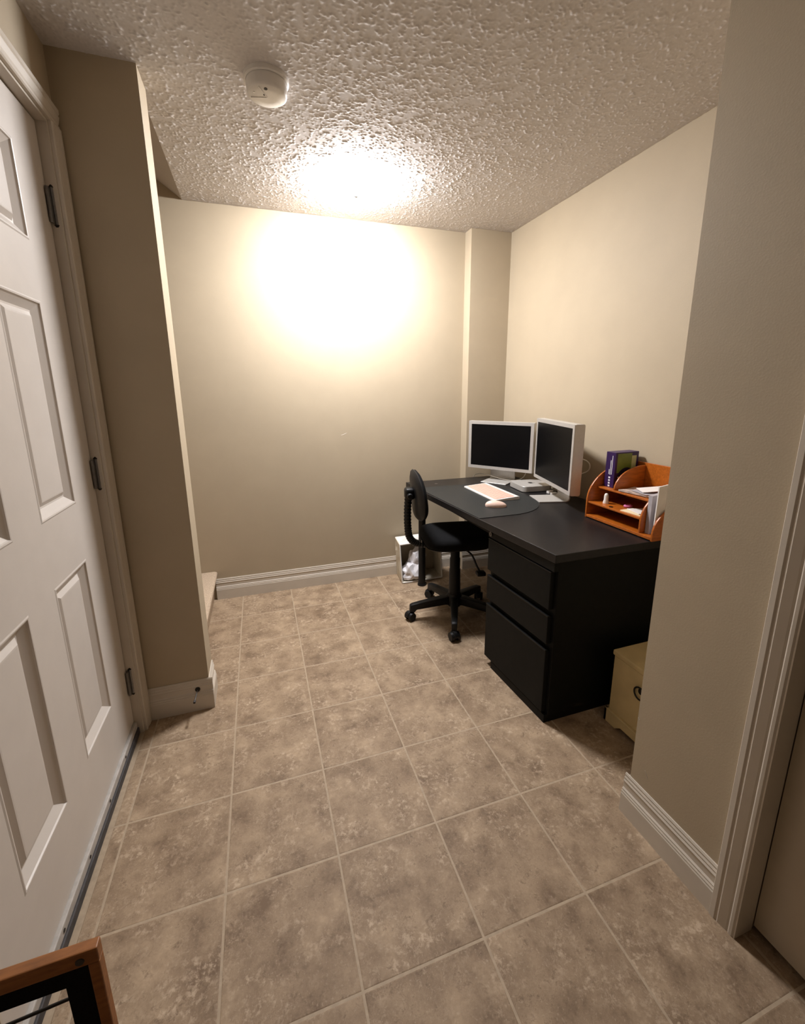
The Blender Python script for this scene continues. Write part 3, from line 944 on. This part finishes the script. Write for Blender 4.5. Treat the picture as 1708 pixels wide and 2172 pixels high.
# ------------------------------------------------------------------ office chair
hx, hy = 1.225, -0.402
chair = thing('office_chair', 'black fabric office chair on five castors pulled up to the desk', 'chair', (hx, hy, 0), math.radians(-10))
# base legs + castors
RB = 0.262
for k in range(5):
    a = math.radians(111.0 + 72 * k)
    ca, sa = math.cos(a), math.sin(a)
    t = NB()
    prof = [(0.02, 0.080), (0.02, 0.136), (0.06, 0.134), (0.21, 0.112), (RB, 0.103), (RB + 0.012, 0.096), (RB + 0.014, 0.056), (RB - 0.016, 0.054), (RB - 0.026, 0.068), (0.06, 0.084)]
    prism(t, prof, -0.020, 0.020, 'y', 0.005, 2)
    for v in t.verts:
        f = 1.25 - 0.45 * (v.co.x / RB)
        v.co.y *= f
    bmesh.ops.rotate(t, verts=t.verts[:], matrix=Matrix.Rotation(a, 3, 'Z'))
    lg = obj('base_leg', t, BLACKPL, chair, smooth=35)
    c = NB()
    cyl(c, (RB * ca, RB * sa, 0.045), (RB * ca, RB * sa, 0.075), 0.006, n=12)
    ax = Vector((-sa, ca, 0))
    ctr = Vector((RB * ca, RB * sa, 0)) + Vector((ca, sa, 0)) * 0.010
    # hood
    t = NB()
    pts = [(-0.030, 0.020), (-0.027, 0.040)] + [(0.030 * math.cos(r), 0.028 + 0.031 * math.sin(r)) for r in np.linspace(math.pi * 0.85, 0.05, 9)] + [(0.024, 0.022)]
    prism(t, pts, -0.011, 0.011, 'y', 0.003, 1)
    merge(c, t, Matrix.Translation(ctr) @ Matrix.Rotation(a + 0.5, 4, 'Z'))
    cs = obj('castor', c, BLACKPL, lg, smooth=40)
    for sgn in (-1, 1):
        wv = NB()
        d = Matrix.Rotation(a + 0.5, 3, 'Z') @ Vector((0, 1, 0))
        p0 = ctr + d * sgn * 0.012 + Vector((0, 0, 0.026)); p1 = ctr + d * sgn * 0.026 + Vector((0, 0, 0.026))
        cyl(wv, p0, p1, 0.026, 0.0235, n=24)
        # sub-part level: wheels joined to the castor's parent leg
        obj('wheel', wv, BLACKPL, lg, smooth=40)
b = NB(); lathe(b, [(0, 0.070), (0.040, 0.072), (0.047, 0.085), (0.047, 0.132), (0.042, 0.144), (0.036, 0.150), (0, 0.150)], n=28)
obj('hub', b, BLACKPL, chair, smooth=40)
b = NB(); lathe(b, [(0, 0.14), (0.035, 0.14), (0.0325, 0.30), (0.0305, 0.305), (0.0305, 0.37), (0.027, 0.375), (0.027, 0.45), (0, 0.45)], n=24)
obj('column', b, BLACKPL, chair, smooth=40)
b = NB(); box(b, -0.115, 0.095, -0.062, 0.062, 0.446, 0.478, 0.010, 2)
obj('seat_mechanism', b, BLACKMET, chair, smooth=40)
# seat: rounded cushion with waterfall edge
def cushion(poly_f, levels, n=48):
    b = NB()
    rings = []
    for z, sc, dome in levels:
        rings.append([b.verts.new((x * sc, y * sc, z)) for x, y in poly_f(n)])
    for A, B in zip(rings[:-1], rings[1:]):
        for i in range(len(A)):
            j = (i + 1) % len(A)
            b.faces.new((A[i], A[j], B[j], B[i]))
    b.faces.new(rings[0][::-1]); b.faces.new(rings[-1])
    return b
def superell(a, bq, p):
    def f(n):
        out = []
        for i in range(n):
            t = 2 * math.pi * i / n
            c, s = math.cos(t), math.sin(t)
            out.append((a * math.copysign(abs(c) ** (2 / p), c), bq * math.copysign(abs(s) ** (2 / p), s)))
        return out
    return f
b = cushion(superell(0.212, 0.184, 4.2), [(0.478, 0.90, 0), (0.484, 0.965, 0), (0.500, 1.0, 0), (0.520, 0.995, 0), (0.535, 0.96, 0), (0.542, 0.88, 0), (0.545, 0.7, 0), (0.543, 0.35, 0)])
bmesh.ops.translate(b, verts=b.verts[:], vec=(0.012, 0.0, 0))
obj('seat', b, FABRIC, chair, smooth=60)
b = cushion(superell(0.195, 0.170, 4.2), [(0.466, 0.80, 0), (0.470, 0.93, 0), (0.480, 1.0, 0)])
obj('seat_pan', b, BLACKPL, chair, smooth=50)
# back support: bellows covered J bar
bxb = -0.255
path = catmull([(-0.06, 0, 0.470), (-0.16, 0, 0.466), (-0.236, 0, 0.478), (-0.272, 0, 0.515), (-0.282, 0, 0.58), (-0.283, 0, 0.67), (-0.278, 0, 0.76)], 14)
b = NB(); tube(b, path, 0.016, 14, rfun=lambda i: 0.0215 if (i % 3) != 1 else 0.0180)
obj('back_bar', b, BLACKPL, chair, smooth=30)
# backrest shell + cushion (rounded, narrower at the top)
def back_outline(w, z0, z1, n=48):
    out = []
    zc, h = (z0 + z1) / 2, (z1 - z0) / 2
    for i in range(n):
        t = 2 * math.pi * i / n
        c, s = math.cos(t), math.sin(t)
        p = 2.5
        y = w * math.copysign(abs(c) ** (2 / p), c)
        z = h * math.copysign(abs(s) ** (2 / p), s)
        y *= 1.0 - 0.16 * (z / h)
        out.append((y, zc + z))
    return out
def back_piece(xs, scs, w, z0, z1, curve=0.018):
    b = NB()
    rings = []
    base = back_outline(w, z0, z1)
    zc = (z0 + z1) / 2
    for x, sc in zip(xs, scs):
        rings.append([b.verts.new((x + curve * ((y * sc) / w) ** 2 - 0.06 * (z - zc), y * sc, zc + (z - zc) * sc)) for y, z in base])
    for A, B in zip(rings[:-1], rings[1:]):
        for i in range(len(A)):
            j = (i + 1) % len(A)
            b.faces.new((A[i], A[j], B[j], B[i]))
    for R, fl in ((rings[0], True), (rings[-1], False)):
        c0 = b.verts.new(sum((v.co for v in R), Vector()) / len(R))
        for i in range(len(R)):
            j = (i + 1) % len(R)
            b.faces.new((R[i], R[j], c0))
    return b
BX = -0.243
b = back_piece([BX - 0.012, BX - 0.007, BX + 0.002, BX + 0.009], [0.74, 0.93, 1.0, 0.99], 0.176, 0.628, 0.905)
obj('back_shell', b, BLACKPL, chair, smooth=50)
b = back_piece([BX + 0.009, BX + 0.018, BX + 0.028, BX + 0.032], [0.97, 0.98, 0.90, 0.70], 0.176, 0.628, 0.905)
obj('back_cushion', b, FABRIC, chair, smooth=50)
b = NB(); box(b, -0.300, -0.246, -0.034, 0.034, 0.740, 0.806, 0.016, 4)
bk_ = obj('back_bracket', b, BLACKPL, chair, smooth=40)
b = NB(); lathe(b, [(0, -0.052), (0.012, -0.051), (0.017, -0.046), (0.017, -0.034), (0.009, -0.030), (0.009, 0.004)], (-0.276, -0.0, 0.765), 20, 'y')
obj('knob', b, BLACKPL, bk_, smooth=40)
b = NB(); tube(b, catmull([(0.02, -0.06, 0.460), (0.05, -0.15, 0.446), (0.066, -0.195, 0.400), (0.080, -0.210, 0.370)], 6), 0.0055, 8)
lv = obj('lever', b, BLACKMET, chair, smooth=50)
b = NB(); box(b, 0.060, 0.110, -0.235, -0.190, 0.348, 0.372, 0.008, 2)
obj('lever_grip', b, BLACKPL, lv, smooth=40)
b = NB(); lathe(b, [(0, -0.006), (0.006, -0.006), (0.007, 0.0), (0, 0.0)], (-0.205, -0.024, 0.492), 12, 'x')
obj('bolt', b, STEEL, chair, smooth=40)

# ------------------------------------------------------------------ paper bag lying on its side by the back wall
bag = thing('shopping_bag', 'white paper shopping bag lying open against the back wall baseboard', 'bag', (1.22, 0.17, 0))
bx0_, bx1_, by0_, by1_, bz1 = -0.150, 0.150, -0.085, 0.098, 0.285
def bag_sheet(pts, m, name, th=0.003, nx=10, ny=10, amp=0.004, seed=0):
    """bilinear quad sheet with crumple, given 4 corners"""
    r = np.random.default_rng(seed)
    a, b_, c_, d_ = [Vector(p) for p in pts]
    nrm = (b_ - a).cross(d_ - a).normalized()
    nz = r.standard_normal((nx + 1, ny + 1))
    t = bmesh.new()
    F, Bk = [], []
    for i in range(nx + 1):
        rf, rb = [], []
        for j in range(ny + 1):
            u, v = i / nx, j / ny
            p = a * (1 - u) * (1 - v) + b_ * u * (1 - v) + c_ * u * v + d_ * (1 - u) * v
            e = min(u, 1 - u, v, 1 - v) * 6
            p = p + nrm * nz[i, j] * amp * min(1, e)
            rf.append(t.verts.new(p)); rb.append(t.verts.new(p - nrm * th))
        F.append(rf); Bk.append(rb)
    for i in range(nx):
        for j in range(ny):
            t.faces.new((F[i][j], F[i + 1][j], F[i + 1][j + 1], F[i][j + 1]))
            t.faces.new((Bk[i][j], Bk[i][j + 1], Bk[i + 1][j + 1], Bk[i + 1][j]))
    for i in range(nx):
        for j in (0, ny):
            t.faces.new((F[i][j], F[i + 1][j], Bk[i + 1][j], Bk[i][j]))
    for j in range(ny):
        for i in (0, nx):
            t.faces.new((F[i][j], F[i][j + 1], Bk[i][j + 1], Bk[i][j]))
    bb = NB(); merge(bb, t)
    return obj(name, bb, m, bag, smooth=25)
A0, A1 = (bx0_ - 0.003, by0_ + 0.024, 0.006), (bx0_ + 0.012, by1_ + 0.010, 0.006)
T0, T1 = (bx0_ - 0.010, by0_ + 0.055, bz1 - 0.006), (bx0_ - 0.002, by1_ + 0.006, bz1 + 0.006)
R0, R1 = (bx1_, by0_ + 0.024, 0.006), (bx1_ + 0.005, by1_ + 0.008, 0.006)
U0, U1 = (bx1_ - 0.002, by0_ + 0.055, bz1 - 0.004), (bx1_ - 0.01, by1_ + 0.006, bz1 + 0.010)
bag_sheet([A0, A1, T1, T0], BAGM, 'bag_side', seed=1)
bag_sheet([R0, R1, U1, U0], BAGM, 'bag_side', seed=2)
bag_sheet([T0, T1, U1, U0], BAGRIM, 'bag_top', amp=0.006, seed=3)
bag_sheet([A0, A1, R1, R0], BAGM, 'bag_bottom', amp=0.0, seed=4)
bag_sheet([A1, T1, U1, R1], BAGM, 'bag_back', amp=0.003, seed=5)
b = NB()
tube(b, catmull([A0, (bx0_ - 0.007, by0_ + 0.040, 0.14), T0], 6), 0.0045, 8)
tube(b, catmull([T0, (0.0, by0_ + 0.048, bz1 + 0.002), U0], 6), 0.0055, 8)
tube(b, catmull([U0, (bx1_, by0_ + 0.040, 0.14), R0], 6), 0.0045, 8)
tube(b, catmull([A0, (0, by0_ + 0.020, 0.006), R0], 6), 0.0045, 8)
obj('bag_rim', b, BAGRIM, bag, smooth=50)
def crumple(name, c, rad, m, seed, sq=(1, 1, 1), amp=0.35):
    r = np.random.default_rng(seed)
    t = bmesh.new()
    bmesh.ops.create_icosphere(t, subdivisions=4, radius=1.0)
    dirs = r.standard_normal((26, 3)); dirs /= np.linalg.norm(dirs, axis=1)[:, None]
    am = r.uniform(-1, 1, 26)
    for v in t.verts:
        d = np.array(v.co)
        k = 1 + amp * float(np.sum(am * np.clip(1 - np.abs(dirs @ d) * 4, 0, 1)))
        v.co = Vector(d * k * rad * np.array(sq)) + Vector(c)
        v.co.z = max(v.co.z, 0.012)
    bb = NB(); merge(bb, t)
    return bb
bb = crumple('p', (0, 0, 0.058), 0.084, PLASTICBAG, 5, (1.0, 0.62, 0.95), 0.16)
merge_src = crumple('p2', (0.035, 0.012, 0.13), 0.07, PLASTICBAG, 8, (0.75, 0.55, 1.5), 0.22)
merge(bb, merge_src)
tag(obj('plastic_bag', bb, PLASTICBAG, None, smooth=20, loc=(1.158, 0.158, 0.004)), 'crumpled white plastic bag stuffed inside the open paper bag', 'plastic bag')

# ------------------------------------------------------------------ spring door stop on the divider baseboard
ds = thing('door_stop', 'thin metal door stop rod screwed to the divider wall baseboard', 'door stop', (-0.150, YS0 - 0.0075, 0.098))
b = NB(); lathe(b, [(0, -0.007), (0.006, -0.007), (0.010, -0.003), (0.0105, 0.0), (0, 0.0)], (0, 0, 0), 18, 'y'); obj('base', b, DARKIRON, ds, smooth=50)
b = NB(); tube(b, [(0, -0.004, 0), (-0.002, -0.035, -0.003), (-0.004, -0.068, -0.006)], 0.0032, 10); obj('rod', b, STEEL, ds, smooth=50)
b = NB(); cyl(b, (-0.004, -0.066, -0.0058), (-0.0046, -0.076, -0.0066), 0.0048, n=14); obj('rubber_tip', b, RUBBER, ds, smooth=50)

# ------------------------------------------------------------------ small wooden rack by the door (only its far end frame is in view)
rk = thing('wooden_rack', 'small orange wooden rack with black inner panel standing beside the white door', 'rack', (-0.245, -2.02, 0))
RW, RH = 0.218, 0.45
def end_frame(yc):
    x0, x1 = -RW / 2, RW / 2
    for (a, c) in ((x0, x0 + 0.017), (x1 - 0.017, x1)):
        b = NB(); box(b, a, c, yc - 0.009, yc + 0.009, 0, RH - 0.030, 0.002); obj('post', b, WOODD, rk)
    b = NB(); box(b, x0, x1, yc - 0.009, yc + 0.009, RH - 0.030, RH, 0.002); tr = obj('top_rail', b, WOODD, rk)
    for x in (x0 + 0.026, x1 - 0.026):
        b = NB()
        lathe(b, [(0, -0.0012), (0.0062, -0.001), (0.0068, 0.001), (0, 0.001)], (x, yc - 0.0095, RH - 0.017), 16, 'y')
        obj('bolt', b, HOLE, tr)
    ia, ib = x0 + 0.017, x1 - 0.017
    b = NB()
    box(b, ia, ib, yc - 0.006, yc + 0.006, RH - 0.066, RH - 0.030)
    box(b, ia, ia + 0.036, yc - 0.006, yc + 0.006, 0.09, RH - 0.066)
    box(b, ib - 0.036, ib, yc - 0.006, yc + 0.006, 0.09, RH - 0.066)
    box(b, ia, ib, yc - 0.006, yc + 0.006, 0.05, 0.09)
    pn = obj('inner_panel', b, FABRIC, rk)
    b = NB(); cyl(b, (ia + 0.03, yc, RH - 0.108), (ib - 0.03, yc, RH - 0.098), 0.0026, n=10)
    obj('cross_rod', b, DARKIRON, pn, smooth=40)
end_frame(0.125)
end_frame(-0.235)
for x in (-0.09, -0.03, 0.03, 0.09):
    b = NB(); box(b, x - 0.016, x + 0.016, -0.226, 0.116, 0.060, 0.072, 0.002); obj('slat', b, WOODD, rk)
